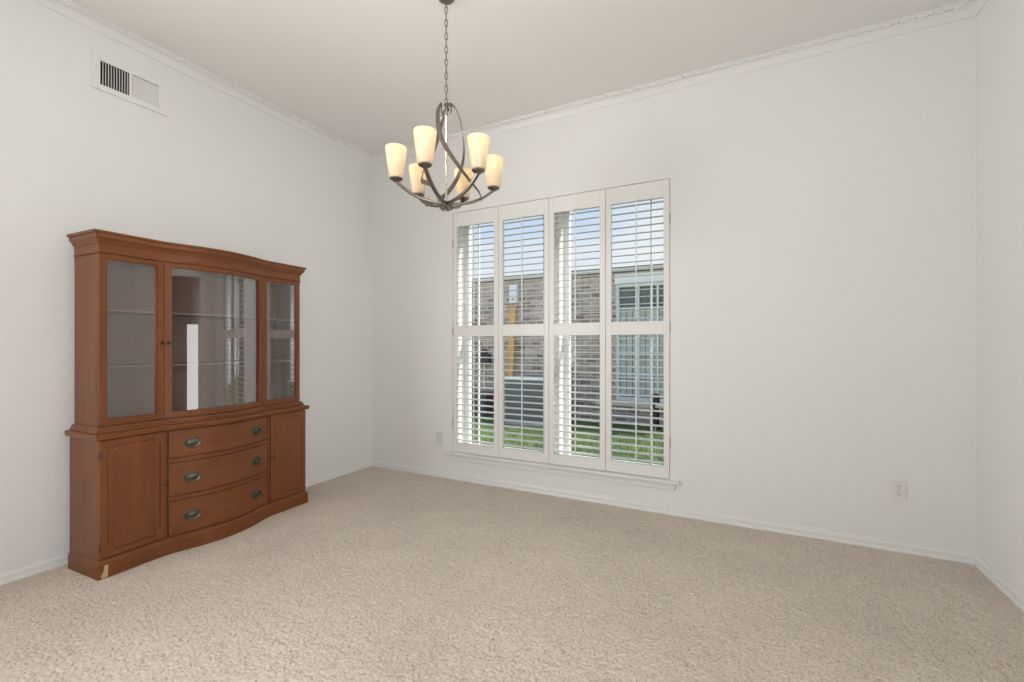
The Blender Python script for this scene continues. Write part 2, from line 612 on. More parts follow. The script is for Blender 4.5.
# window stool with apron
b = MB()
b.box(-2.363, -0.408, YB - 0.040, YB + 0.01, 0.221, 0.240)
b.box(-2.335, -0.436, YB - 0.014, YB, 0.172, 0.221)
b.box(-2.335, -0.436, YB - 0.022, YB, 0.205, 0.221)
struct(b.build('trim_5', M['trim'], bevel=0.004))

# ------------------------------------------------------------------ carpet pile
CX0, CX1, CY0, CY1 = XL + 0.012, XR - 0.012, 0.25, YB - 0.012
nx, ny = int((CX1 - CX0) / 0.0046), int((CY1 - CY0) / 0.0046)
gx, gy = np.meshgrid(np.linspace(CX0, CX1, nx), np.linspace(CY0, CY1, ny))
h = rng.normal(0, 1, (ny, nx))
h = (h + 0.5 * (np.roll(h, 1, 0) + np.roll(h, 1, 1))) / 1.22
big = rng.normal(0, 1, (ny // 8 + 2, nx // 8 + 2)).repeat(8, 0).repeat(8, 1)[:ny, :nx]
h2 = rng.normal(0, 1, (ny, nx))
z = 0.0012 - 0.0052 * np.clip(h - 0.55, 0, 1.6) + 0.0012 * h2 + 0.0008 * big      # tufts with small pits between them
z = np.clip(z, -0.010, 0.010)
ca, sa = math.cos(math.radians(2.1)), math.sin(math.radians(2.1))
fx, fy = gx + 2.867, gy - 1.057                                 # press the pile flat under the cabinet
uu, ww = -fx * sa + fy * ca, -(fx * ca + fy * sa)
z = np.where((uu > 0.015) & (uu < 1.240) & (ww > 0.015) & (ww < 0.33), -0.009, z)
jx = gx + rng.normal(0, 0.0012, gx.shape)
jy = gy + rng.normal(0, 0.0012, gx.shape)
co = np.stack([jx, jy, z], -1).reshape(-1, 3).astype(np.float32)
ii = np.arange(nx * ny).reshape(ny, nx)
quads = np.stack([ii[:-1, :-1], ii[:-1, 1:], ii[1:, 1:], ii[1:, :-1]], -1).reshape(-1, 4)
# the far, unseen side of the room gets a coarse sheet
ex = np.array([(CX0, YF + 0.01, -0.002), (CX1, YF + 0.01, -0.002), (CX1, CY0, -0.002), (CX0, CY0, -0.002)], np.float32)
co = np.vstack([co, ex])
quads = np.vstack([quads, np.arange(4)[None, :] + nx * ny])
me = bpy.data.meshes.new('carpet_pile')
me.vertices.add(len(co))
me.vertices.foreach_set('co', co.ravel())
me.loops.add(quads.size)
me.loops.foreach_set('vertex_index', quads.ravel().astype(np.int32))
me.polygons.add(len(quads))
me.polygons.foreach_set('loop_start', np.arange(0, quads.size, 4, dtype=np.int32))
me.update(calc_edges=True)
me.validate()
me.materials.append(M['carpet'])
carpet = bpy.data.objects.new('carpet_pile', me)
COL.objects.link(carpet)
carpet['kind'] = 'stuff'
thing(carpet, 'beige cut-pile carpet covering the whole floor from wall to wall', 'carpet')

# ------------------------------------------------------------------ windows
def window(idx, x0, x1, bar_x):
    r = struct(empty('window_%d' % idx, ((x0 + x1) / 2, YB + 0.17, OZ0)))
    ox, oy, oz = r.location

    def bx(name, boxes, mat):
        mb = MB()
        for q in boxes:
            mb.box(q[0] - ox, q[1] - ox, q[2] - oy, q[3] - oy, q[4] - oz, q[5] - oz)
        return mb.build(name, mat, r)
    f = 0.045
    y0, y1 = YB + 0.150, YB + 0.198
    bx('window_frame', [(x0, x0 + f, y0, y1, OZ0, OZ1), (x1 - f, x1, y0, y1, OZ0, OZ1), (x0 + f, x1 - f, y0, y1, OZ0, OZ0 + f), (x0 + f, x1 - f, y0, y1, OZ1 - f, OZ1)], M['vinyl'])
    bx('meeting_rail', [(x0 + f, x1 - f, y0 + 0.008, y1, 1.285, 1.32)], M['vinyl'])
    for q in bar_x:
        bx('muntin', [(q - 0.006, q + 0.006, y0 + 0.014, y0 + 0.032, OZ0 + f, OZ1 - f)], M['vinyl'])
    bx('pane', [(x0 + f, x1 - f, y0 + 0.021, y0 + 0.025, OZ0 + f, OZ1 - f)], M['win_glass'])
    return r


window(1, -2.268, -1.45, (-2.131,))
window(2, -1.312, -0.49, (-0.627,))

# ------------------------------------------------------------------ plantation shutters
ED = [-2.290, -1.834, -1.380, -0.925, -0.471]
OPEN = [(-2.2515, -1.879), (-1.7935, -1.4195), (-1.339, -0.970), (-0.884, -0.5125)]
RAILS = [(OZ0 + 0.004, 0.325), (1.253, 1.348), (2.214, OZ1 - 0.004)]
BANKS = [(0.325, 1.253, 18), (1.348, 2.214, 17)]
PY0, PY1 = YB - 0.002, YB + 0.028
TILT = math.radians(5.5)
SHL = ['far left, hinged along its left edge beside the bare wall',
       'second from left, showing the air conditioner through its slats',
       'third from left, showing only brick and lawn through its slats',
       'far right, showing the neighbour window through its slats']
for i in range(4):
    x0, x1 = ED[i] + 0.0015, ED[i + 1] - 0.0015
    o0, o1 = OPEN[i]
    r = empty('shutter_panel', ((x0 + x1) / 2, (PY0 + PY1) / 2, OZ0 + 0.003))
    ox, oy, oz = r.location
    for a, c in ((x0, o0), (o1, x1)):
        MB().box(a - ox, c - ox, PY0 - oy, PY1 - oy, 0.001, OZ1 - 0.003 - oz).build('stile', M['shutter'], r, bevel=0.002)
    for a, c in RAILS:
        MB().box(o0 - ox, o1 - ox, PY0 + 0.0012 - oy, PY1 - 0.001 - oy, a - oz, c - oz).build('rail', M['shutter'], r, bevel=0.0015)
    for zb, zt, n in BANKS:
        mb = MB()
        pitch = (zt - zb) / n
        for k in range(n):
            zc = zb + (k + 0.5) * pitch
            prof = []
            for j in range(14):
                an = 2 * PI * j / 14
                yy, zz = 0.0255 * math.cos(an), 0.0040 * math.sin(an)
                prof.append((yy * math.cos(TILT) - zz * math.sin(TILT), yy * math.sin(TILT) + zz * math.cos(TILT)))
            ring = lambda x: [(x - ox, yy, zc - oz + zz) for yy, zz in prof]
            mb.rings([ring(o0 + 0.001), ring(o1 - 0.001)])
        mb.build('louver_bank', M['shutter'], r, smooth=True, angle=50)
        xm = (o0 + o1) / 2
        mb = MB().box(xm - 0.004 - ox, xm + 0.004 - ox, -0.037, -0.029, zb + 0.022 - oz, zt + (0.012 if zt > 2 else -0.006) - oz)
        for k in range(n):
            zc = zb + (k + 0.5) * pitch
            mb.box(xm - 0.0015 - ox, xm + 0.0015 - ox, -0.030, -0.023, zc - 0.003 - oz, zc + 0.003 - oz)
        mb.build('tilt_rod', M['shutter'], r)
    if i in (0, 3):
        hx = x0 if i == 0 else x1
        for zc in (0.50, 1.305, 2.06):
            mb = MB()
            mb.lathe([(0.0045, zc - 0.035 - oz), (0.0045, zc + 0.035 - oz)], hx - ox + (-0.002 if i == 0 else 0.002), PY0 - 0.004 - oy, 10)
            mb.build('hinge', M['hinge'], r, smooth=True)
    thing(r, 'white shutter panel ' + SHL[i], 'shutter', 'plantation shutter panels in the window')

# ------------------------------------------------------------------ wall register (air vent)
r = empty('air_vent', (XL, 1.357, 2.62))
def vb(mb, y0, y1, z0, z1, x0, x1):
    return mb.box(x0, x1, y0 - 1.357, y1 - 1.357, z0 - 2.62, z1 - 2.62)
mb = MB()
vb(mb, 1.171, VY0 + 0.006, 2.620, 2.815, 0.0005, 0.010)
vb(mb, VY1 - 0.006, 1.542, 2.620, 2.815, 0.0005, 0.010)
vb(mb, VY0 + 0.006, VY1 - 0.006, 2.620, VZ0 + 0.002, 0.0005, 0.010)
vb(mb, VY0 + 0.006, VY1 - 0.006, VZ1 - 0.002, 2.815, 0.0005, 0.010)
vb(mb, 1.343, 1.355, VZ0 + 0.002, VZ1 - 0.002, 0.0005, 0.010)
mb.build('face_plate', M['white'], r, bevel=0.002)
def fins(y0, y1, n, ang, fd):
    mb = MB()
    for k in range(n):
        yc = y0 + (y1 - y0) * (k + 0.5) / n
        s0 = len(mb.v)
        mb.box(-fd, fd, -0.0014, 0.0014, VZ0 + 0.001 - 2.62, VZ1 - 0.001 - 2.62)
        mb.xform(Matrix.Translation((-0.003, yc - 1.357, 0)) @ Matrix.Rotation(ang, 4, 'Z'), s0)
    return mb.build('fin_bank', M['white'], r)
fins(1.203, 1.344, 11, math.radians(-14), 0.0055)
fins(1.354, 1.497, 11, math.radians(48), 0.0072)
mb = MB()
vb(mb, VY0 + 0.002, VY1 - 0.002, VZ0 + 0.002, VZ1 - 0.002, -0.090, -0.085)
vb(mb, VY0 + 0.001, VY1 - 0.001, VZ1 - 0.002, VZ1 - 0.0005, -0.085, -0.001)
vb(mb, VY0 + 0.001, VY1 - 0.001, VZ0 + 0.0005, VZ0 + 0.002, -0.085, -0.001)
vb(mb, VY0 + 0.0005, VY0 + 0.002, VZ0 + 0.002, VZ1 - 0.002, -0.085, -0.001)
vb(mb, VY1 - 0.002, VY1 - 0.0005, VZ0 + 0.002, VZ1 - 0.002, -0.085, -0.001)
mb.build('duct', M['duct'], r)
mb = MB()
vb(mb, 1.184, 1.189, 2.715, 2.745, 0.009, 0.013)
vb(mb, 1.1845, 1.1885, 2.738, 2.752, 0.011, 0.026)
mb.build('lever', M['white'], r)
thing(r, 'white metal air vent high on the left wall above the cabinet', 'vent')

# ------------------------------------------------------------------ wall outlets
def outlet(x, zc, label, plate_mat):
    r = empty('wall_outlet', (x, YB, zc - 0.058))
    mb = MB().box(-0.037, 0.037, -0.006, -0.0005, 0, 0.116)
    mb.build('cover_plate', plate_mat, r, bevel=0.003)
    for zz in (0.037, 0.079):
        mb = MB()
        poly = []
        for j in range(24):
            an = 2 * PI * j / 24
            poly.append((0.0165 * math.cos(an), max(-0.0125, min(0.0125, 0.0165 * math.sin(an)))))
        n = len(poly)
        mb.rings([[(px, -0.0055, zz + pz) for px, pz in poly], [(px, -0.0085, zz + pz) for px, pz in poly]])
        rc = mb.build('receptacle', plate_mat, r)
        mb = MB()
        mb.box(-0.0075, -0.0050, -0.0090, -0.0080, zz - 0.001, zz + 0.008)
        mb.box(0.0050, 0.0075, -0.0090, -0.0080, zz - 0.0005, zz + 0.007)
        mb.tube([(0, -0.0080, zz - 0.0075), (0, -0.0090, zz - 0.0075)], 0.0028, 10)
        mb.build('slot', M['slot'], rc)
    mb = MB().tube([(0, -0.0055, 0.058), (0, -0.0078, 0.058)], 0.0032, 10)
    mb.build('screw', M['hinge'], r)
    thing(r, label, 'outlet')
    return r
outlet(0.772, 0.352, 'white double wall outlet low on the wall right of the window', M['plate'])
# painted-over plate left of the window
M['dullplate'] = plain('painted_plate', (0.66, 0.655, 0.64), 0.6, noise=0.01)
r = empty('blank_plate', (-2.437, YB, 0.285))
MB().box(-0.034, 0.034, -0.006, -0.0005, 0, 0.115).build('cover_plate', M['dullplate'], r, bevel=0.003)
for zz in (0.028, 0.087):
    MB().tube([(0, -0.0055, zz), (0, -0.0072, zz)], 0.0032, 10).build('screw', M['dullplate'], r)
thing(r, 'small painted-over wall plate low beside the left end of the window sill', 'wall plate')

# ------------------------------------------------------------------ china cabinet
L = 1.255
DEP = 0.32
U0, U1 = 0.312, 0.944
BOW = 0.070
CAB = empty('china_cabinet', (0, 0, 0))
cab_rz = PI / 2 + math.radians(2.1)
CAB.rotation_euler = (0, 0, cab_rz)
cu, cyv = L / 2, DEP / 2
off = Matrix.Rotation(cab_rz, 3, 'Z') @ Vector((cu, cyv, 0))
CAB.location = (-2.867 + off.x, 1.057 + off.y, 0.0)


def bow(u, u0=U0, u1=U1, amp=BOW):
    if u <= u0 or u >= u1:
        return 0.0
    return amp * math.sin(PI * (u - u0) / (u1 - u0)) ** 1.15


def fr(u, w, amp=BOW):                                         # plan point at u, w behind/in front of the plinth face
    return (u - cu, -(w + bow(u, amp=amp)) - cyv)


NS = 28
SAMP = [U0 + (U1 - U0) * k / NS for k in range(NS + 1)]


def front_path(ua, ub, w, wb):
    pts = [(ua - cu, -wb - cyv), (ua - cu, -w - cyv)]
    pts += [fr(u, w) for u in SAMP]
    pts += [(ub - cu, -w - cyv), (ub - cu, -wb - cyv)]
    return pts


def strip(mb, ua, ub, w0, w1, z0, z1, n=16):
    """slab that follows the bowed front from ua to ub, between depths w0 (back) and w1 (face)"""
    rings = []
    for k in range(n + 1):
        u = ua + (ub - ua) * k / n
        f_, k_ = fr(u, w1), fr(u, w0)
        rings.append([(f_[0], f_[1], z0), (f_[0], f_[1], z1), (k_[0], k_[1], z1), (k_[0], k_[1], z0)])
    return mb.rings(rings)


# lower case
mb = MB()
mb.prism(front_path(0.012, L - 0.012, -0.022, -DEP + 0.002), 0.02, 0.700)
mb.build('lower_case', M['wood_v'], CAB)
mb = MB()
mb.sweep(front_path(0.0, L, 0.0, -DEP + 0.016), [(-0.030, 0.002), (0, 0.002), (0, 0.072), (-0.003, 0.077), (-0.003, 0.081), (-0.009, 0.088), (-0.014, 0.092), (-0.030, 0.092)])
PL = mb.build('plinth', M['wood_h'], CAB, smooth=True, angle=25)
# chipped veneer at the near front corner of the plinth
mb = MB()
def chip(mb, pts, w=0.0008):
    n = len(pts)
    mb.rings([[(u - cu, -w - cyv, z) for u, z in pts], [(u - cu, 0.004 - cyv, z) for u, z in pts]])
chip(mb, [(0.018, 0.004), (0.040, 0.006), (0.043, 0.068), (0.026, 0.066), (0.024, 0.040), (0.012, 0.018)])
mb.build('chip', M['bare'], PL)['label'] = 'bare pale wood where the plinth corner is chipped'

# drawers and drawer rails
SL, SR = 0.322, 0.930
for z0, z1 in ((0.100, 0.292), (0.322, 0.508), (0.538, 0.692)):
    mb = MB()
    strip(mb, SL, SR, -0.024, -0.010, z0, z1, 20)
    d = mb.build('drawer', M['wood_h'], CAB, smooth=True, angle=30, bevel=0.0025)
    for u in (0.430, 0.828):
        zc = (z0 + z1) / 2 + (-0.002)
        p = Vector(fr(u, -0.010) + (zc,))
        du = 0.01
        a, c = Vector(fr(u - du, 0) + (0,)), Vector(fr(u + du, 0) + (0,))
        tx = (c - a).normalized()
        nrm = Vector((tx.y, -tx.x, 0))
        mtx = Matrix.Translation(p) @ Matrix(((tx.x, nrm.x, 0), (tx.y, nrm.y, 0), (0, 0, 1))).to_4x4()
        mb = MB()                                              # local: x along drawer, y out of the drawer, z up
        ell = lambda rx, rz, y: [(rx * math.cos(2 * PI * j / 28), y, rz * math.sin(2 * PI * j / 28)) for j in range(28)]
        mb.rings([ell(0.043, 0.0305, -0.001), ell(0.043, 0.0305, 0.002), ell(0.040, 0.027, 0.0042), ell(0.036, 0.0235, 0.0026), ell(0.022, 0.013, 0.0028), ell(0.016, 0.009, 0.0045)])
        mb.tube([(-0.030, 0.002, 0.004), (-0.030, 0.013, 0.004)], 0.0045, 10)
        mb.tube([(0.030, 0.002, 0.004), (0.030, 0.013, 0.004)], 0.0045, 10)
        bail = []
        for j in range(17):
            an = PI + PI * j / 16
            bail.append((0.030 * math.cos(an), 0.012, 0.004 + 0.021 * math.sin(an)))
        mb.tube(bail, [0.0024 + 0.0014 * math.sin(PI * j / 16) for j in range(17)], 8)
        mb.xform(mtx)
        h_ = mb.build('handle', M['pewter'], d, smooth=True, angle=35)
        h_['label'] = 'oval antique brass drop handle'
for z0, z1 in ((0.296, 0.318), (0.512, 0.534)):
    mb = MB()
    strip(mb, SL - 0.004, SR + 0.004, -0.024, -0.006, z0, z1 - 0.010, 20)
    strip(mb, SL - 0.004, SR + 0.004, -0.024, -0.011, z1 - 0.010, z1, 20)
    mb.build('drawer_rail', M['wood_h'], CAB, smooth=True, angle=25)


def notched(u0, u1, z0, z1, rr, off_):
    """rectangle with scooped corners, inset by off_"""
    u0, u1, z0, z1 = u0 + off_, u1 - off_, z0 + off_, z1 - off_
    r2 = rr + off_ * 0.4
    pts, rect = [], []
    K = 7
    for (cx_, cz_, a0, a1) in ((u0, z0, PI / 2, 0), (u1, z0, PI, PI / 2), (u1, z1, 3 * PI / 2, PI), (u0, z1, 2 * PI, 3 * PI / 2)):
        for j in range(K + 1):
            an = a0 + (a1 - a0) * j / K
            pts.append((cx_ + r2 * math.cos(an), cz_ + r2 * math.sin(an)))
            rect.append(cx_ * 0 + 0)
    return pts


def lower_door(u0, u1, hinge_left):
    z0, z1 = 0.098, 0.694
    wf = -0.009
    mb = MB()
    iu, iz = 0.031, 0.030
    loops = [(0.0, 0.0), (0.0025, -0.0045), (0.006, -0.0008), (0.010, 0.0)]
    rings = []
    # outer rectangle mapped corner by corner to the scooped outline
    K = 7
    rect = []
    for (a, c) in ((u0, z0), (u1, z0), (u1, z1), (u0, z1)):
        rect += [(a, c)] * (K + 1)
    P = lambda u, w, z: (u - cu, -w - cyv, z)
    rings.append([P(u, -0.024, z) for u, z in rect])
    rings.append([P(u, wf - 0.002, z) for u, z in rect])
    eps = 0.002
    rect2 = []
    for (a, c) in ((u0 + eps, z0 + eps), (u1 - eps, z0 + eps), (u1 - eps, z1 - eps), (u0 + eps, z1 - eps)):
        rect2 += [(a, c)] * (K + 1)
    rings.append([P(u, wf, z) for u, z in rect2])
    for o_, dw in loops:
        rings.append([P(u, wf + dw, z) for u, z in notched(u0 + iu, u1 - iu, z0 + iz, z1 - iz, 0.030, o_)])
    mb.rings(rings, caps=False)
    n = len(rings[0])
    o_ = len(mb.v) - n
    mb.f.append(tuple(range(o_, o_ + n)))
    d_ = mb.build('cabinet_door', M['wood_v'], CAB)
    md = d_.data
    bm = bmesh.new()
    bm.from_mesh(md)
    bmesh.ops.remove_doubles(bm, verts=bm.verts, dist=1e-5)
    bmesh.ops.triangulate(bm, faces=[f for f in bm.faces if len(f.verts) > 4])
    bmesh.ops.recalc_face_normals(bm, faces=bm.faces)
    bm.to_mesh(md)
    bm.free()
    ku = u1 - 0.016 if hinge_left else u0 + 0.016
    mb = MB()
    mb.tube([P(ku, wf - 0.001, 0.398), P(ku, wf + 0.014, 0.398)], 0.003, 10)
    mb.ball(P(ku, wf + 0.016, 0.398), 0.009, 0.004, 0.0055, 10, 6)
    mb.build('key', M['black'], d_, smooth=True)
    if hinge_left:
        for zz in (0.155, 0.618):
            mb = MB()
            mb.box(u0 - 0.002 - cu, u0 + 0.0025 - cu, 0.0070 - cyv, 0.016 - cyv, zz - 0.017, zz + 0.017)
            mb.build('hinge', M['black'], d_)
    return d_


lower_door(0.0125, 0.314, True)
lower_door(0.957, L - 0.0125, False)
# narrow fluted stile between drawers and far door
mb = MB()
strip(mb, 0.935, 0.947, -0.024, -0.012, 0.094, 0.698, 2)
mb.build('stile', M['wood_v'], CAB)
# worktop
WTOP = [(-0.050, 0.700), (0, 0.700), (0.002, 0.704), (0.004, 0.710), (0.004, 0.722), (0.001, 0.727), (-0.050, 0.727)]
mb = MB()
mb.prism(front_path(0.006, L - 0.006, -0.010, -DEP + 0.001), 0.7005, 0.7265)
mb.sweep(front_path(-0.004, L + 0.004, 0.002, -DEP), WTOP)
mb.build('worktop', M['wood_h'], CAB, smooth=True, angle=25)

# upper display case
UA, UB, WU = 0.031, L - 0.020, -0.062
ZB, ZT = 0.757, 1.652
mb = MB()
mb.sweep(front_path(UA - 0.004, UB + 0.004, WU + 0.004, -DEP + 0.003), [(-0.04, 0.7265), (0.016, 0.7265), (0.016, 0.735), (0.011, 0.741), (0.011, 0.747), (0.003, 0.757), (-0.04, 0.757)])
mb.build('base_moulding', M['wood_h'], CAB, smooth=True, angle=25)
mb = MB()
X = lambda u: u - cu
Yw = lambda w: -w - cyv
mb.box(X(UA), X(UA + 0.018), Yw(WU - 0.020), Yw(-DEP + 0.004), ZB - 0.02, ZT)
mb.build('side_panel', M['wood_v'], CAB)
mb = MB()
mb.box(X(UB - 0.018), X(UB), Yw(WU - 0.020), Yw(-DEP + 0.004), ZB - 0.02, ZT)
mb.build('side_panel', M['wood_v'], CAB)
mb = MB()
mb.box(X(UA + 0.018), X(UB - 0.018), Yw(-DEP + 0.014), Yw(-DEP + 0.004), ZB, ZT)
mb.build('back_panel', M['wood_in'], CAB)
mb = MB()
mb.prism(front_path(UA + 0.018, UB - 0.018, WU - 0.020, -DEP + 0.014), ZB - 0.02, ZB + 0.004)
mb.build('case_floor', M['wood_in'], CAB)
mb = MB()
mb.prism(front_path(UA, UB, WU - 0.003, -DEP + 0.006), ZT - 0.012, 1.745)
mb.build('case_top', M['wood_h'], CAB)
mb = MB()
mb.sweep(front_path(UA, UB, WU, -DEP + 0.004), [(-0.03, 1.650), (0.004, 1.650), (0.006, 1.6525), (0.004, 1.655), (0.001, 1.656), (0.001, 1.699), (-0.03, 1.699)])
mb.build('frieze', M['wood_h'], CAB, smooth=True, angle=25)
mb = MB()
CORN = [(-0.03, 1.699), (0.004, 1.699), (0.007, 1.703), (0.009, 1.709), (0.014, 1.718), (0.021, 1.725), (0.023, 1.729), (0.024, 1.745), (0.031, 1.747), (0.033, 1.751), (0.033, 1.760), (-0.03, 1.760)]
cp = front_path(UA, UB, WU, -DEP + 0.004)
mb.sweep(cp, CORN)
mb.prism(front_path(UA + 0.005, UB - 0.005, WU - 0.005, -DEP + 0.004), 1.745, 1.7595)
CO = mb.build('cornice', M['wood_h'], CAB, smooth=True, angle=22)
# carved fret of small dentils under the cornice edge
mb = MB()
u = UA - 0.012
q = 0
while u < UB + 0.013:
    uc = min(max(u, UA), UB)
    a = Vector(fr(uc - 0.004, WU))
    c = Vector(fr(uc + 0.004, WU))
    an = math.atan2(c.y - a.y, c.x - a.x)
    mid = Vector((u - cu, fr(uc, WU)[1]))
    s0 = len(mb.v)
    zc = 1.733 if q % 2 == 0 else 1.741
    mb.box(-0.0048, 0.0048, -0.0285, -0.020, zc - 0.0042, zc + 0.0042)
    mb.box(-0.0015, 0.0015, -0.0275, -0.020, 1.731, 1.744)
    mb.xform(Matrix.Translation((mid.x, mid.y, 0)) @ Matrix.Rotation(an, 4, 'Z'), s0)
    u += 0.0095
    q += 1
mb.build('carved_band', wood('mahogany_carving', (0.17, 0.055, 0.022), (0.26, 0.10, 0.045), (0.36, 0.16, 0.08), 0), CO)


def glass_door(u0, u1, sw, knob_u):
    z0, z1 = ZB + 0.004, ZT - 0.004
    rb, rt = 0.029, 0.023
    mb = MB()
    n = 20
    strip(mb, u0, u0 + sw, WU - 0.020, WU, z0, z1, 3)
    strip(mb, u1 - sw, u1, WU - 0.020, WU, z0, z1, 3)
    strip(mb, u0 + sw, u1 - sw, WU - 0.020, WU - 0.0005, z0, z0 + rb, n)
    strip(mb, u0 + sw, u1 - sw, WU - 0.020, WU - 0.0005, z1 - rt, z1, n)
    # inner bead round the pane
    strip(mb, u0 + sw, u0 + sw + 0.005, WU - 0.018, WU - 0.005, z0 + rb, z1 - rt, 1)
    strip(mb, u1 - sw - 0.005, u1 - sw, WU - 0.018, WU - 0.005, z0 + rb, z1 - rt, 1)
    strip(mb, u0 + sw, u1 - sw, WU - 0.018, WU - 0.005, z0 + rb, z0 + rb + 0.005, n)
    strip(mb, u0 + sw, u1 - sw, WU - 0.018, WU - 0.005, z1 - rt - 0.005, z1 - rt, n)
    d_ = mb.build('glass_door', M['wood_v'], CAB, smooth=True, angle=30)
    mb = MB()
    strip(mb, u0 + sw, u1 - sw, WU - 0.013, WU - 0.010, z0 + rb, z1 - rt, 40)
    mb.build('glass_pane', M['cab_glass'], d_, smooth=True, angle=30)
    if knob_u:
        mb = MB()
        p = fr(knob_u, WU)
        mb.tube([(p[0], p[1] + 0.001, 1.190), (p[0], p[1] - 0.010, 1.190)], 0.0045, 10)
        mb.ball((p[0], p[1] - 0.014, 1.190), 0.0095, 0.008, 0.0095, 12, 8)
        mb.build('knob', M['black'], d_, smooth=True)
    return d_


glass_door(UA + 0.001, 0.3235, 0.030, 0.309)
glass_door(0.3265, 0.930, 0.032, 0.340)
glass_door(0.933, UB - 0.001, 0.030, None)
for zz in (1.062, 1.362):
    mb = MB()
    pts = [(X(UA + 0.020), Yw(-DEP + 0.016)), (X(UA + 0.020), Yw(WU - 0.034))]
    pts += [fr(u, WU - 0.034) for u in SAMP]
    pts += [(X(UB - 0.020), Yw(WU - 0.034)), (X(UB - 0.020), Yw(-DEP + 0.016))]
    mb.prism(pts, zz - 0.004, zz + 0.004)
    sh = mb.build('shelf', M['wood_in'], CAB)
    mb = MB()
    strip(mb, UA + 0.020, UB - 0.020, WU - 0.034, WU - 0.031, zz - 0.004, zz + 0.004, 60)
    mb.build('shelf_edge', M['shelf_edge'], sh)
thing(CAB, 'mahogany china cabinet with bowed glass doors over three drawers, against the left wall', 'cabinet')

# ------------------------------------------------------------------ chandelier
CH = empty('chandelier', (-1.405, 1.964, 1.890), YAW)
TOP = ZC - 1.890
PHI = [math.radians(15.5 + 60 * k) for k in range(6)]
RA = 0.256
mb = MB()
mb.lathe([(0.0, TOP - 0.0005), (0.046, TOP - 0.0005), (0.046, TOP - 0.004), (0.042, TOP - 0.010), (0.030, TOP - 0.018), (0.010, TOP - 0.020), (0.0, TOP - 0.020)], n=32)
mb.build('canopy', M['nickel'], CH, smooth=True)
mb = MB()
z0c, z1c = 0.552, TOP - 0.016
NL = 16
pit = (z1c - z0c) / NL
for k in range(NL):
    zc = z0c + (k + 0.5) * pit
    pts = []
    for j in range(20):
        an = 2 * PI * j / 20
        a_, c_ = 0.0080 * math.cos(an), (pit * 0.5 + 0.0035) * math.sin(an)
        pts.append((a_, 0, zc + c_) if k % 2 == 0 else (0, a_, zc + c_))
    mb.tube(pts, 0.0021, 8, loop=True)
mb.tube([(0.003 * math.sin(k * 1.4), 0.003 * math.cos(k * 1.4), z0c + (z1c - z0c) * k / 30) for k in range(31)], 0.0014, 6)
mb.build('chain', M['nickel'], CH, smooth=True)
mb = MB()
mb.lathe([(0.0, 0.030), (0.0065, 0.030), (0.0065, 0.50), (0.009, 0.503), (0.009, 0.515), (0.004, 0.520), (0.0, 0.520)], n=16)
mb.build('stem', plain('polished_nickel', (0.62, 0.58, 0.50), 0.22, metal=1.0, noise=0.06), CH, smooth=True)
mb = MB()
for a_ in (0.0, PI / 2):
    pts = []
    for j in range(28):
        an = 2 * PI * j / 28
        pts.append((0.027 * math.cos(an) * math.cos(a_), 0.027 * math.cos(an) * math.sin(a_), 0.528 + 0.030 * math.sin(an)))
    mb.tube(pts, 0.0032, 8, loop=True)
mb.lathe([(0.0, 0.550), (0.012, 0.550), (0.012, 0.558), (0.006, 0.564), (0.0, 0.564)], n=16)
mb.build('top_ring', M['nickel'], CH, smooth=True)
mb = MB()
mb.lathe([(0.0, 0.014), (0.034, 0.014), (0.036, 0.018), (0.034, 0.023), (0.0, 0.025)], n=28)
for k in range(6):
    an = PHI[k]
    mb.lathe([(0.0, 0.008), (0.0065, 0.008), (0.0065, 0.038), (0.0, 0.038)], 0.027 * math.cos(an), 0.027 * math.sin(an), 10)
mb.build('hub', M['nickel'], CH, smooth=True).location.z = -0.007
mb = MB()
mb.lathe([(0.0, 0.0), (0.006, 0.002), (0.008, 0.008), (0.005, 0.013), (0.010, 0.016), (0.0, 0.017)], n=16)
mb.build('finial', M['nickel'], CH, smooth=True).location.z = -0.008


def arm_z(r):
    return 0.034 + 0.093 * (max(r, 0) / RA) ** 2.57


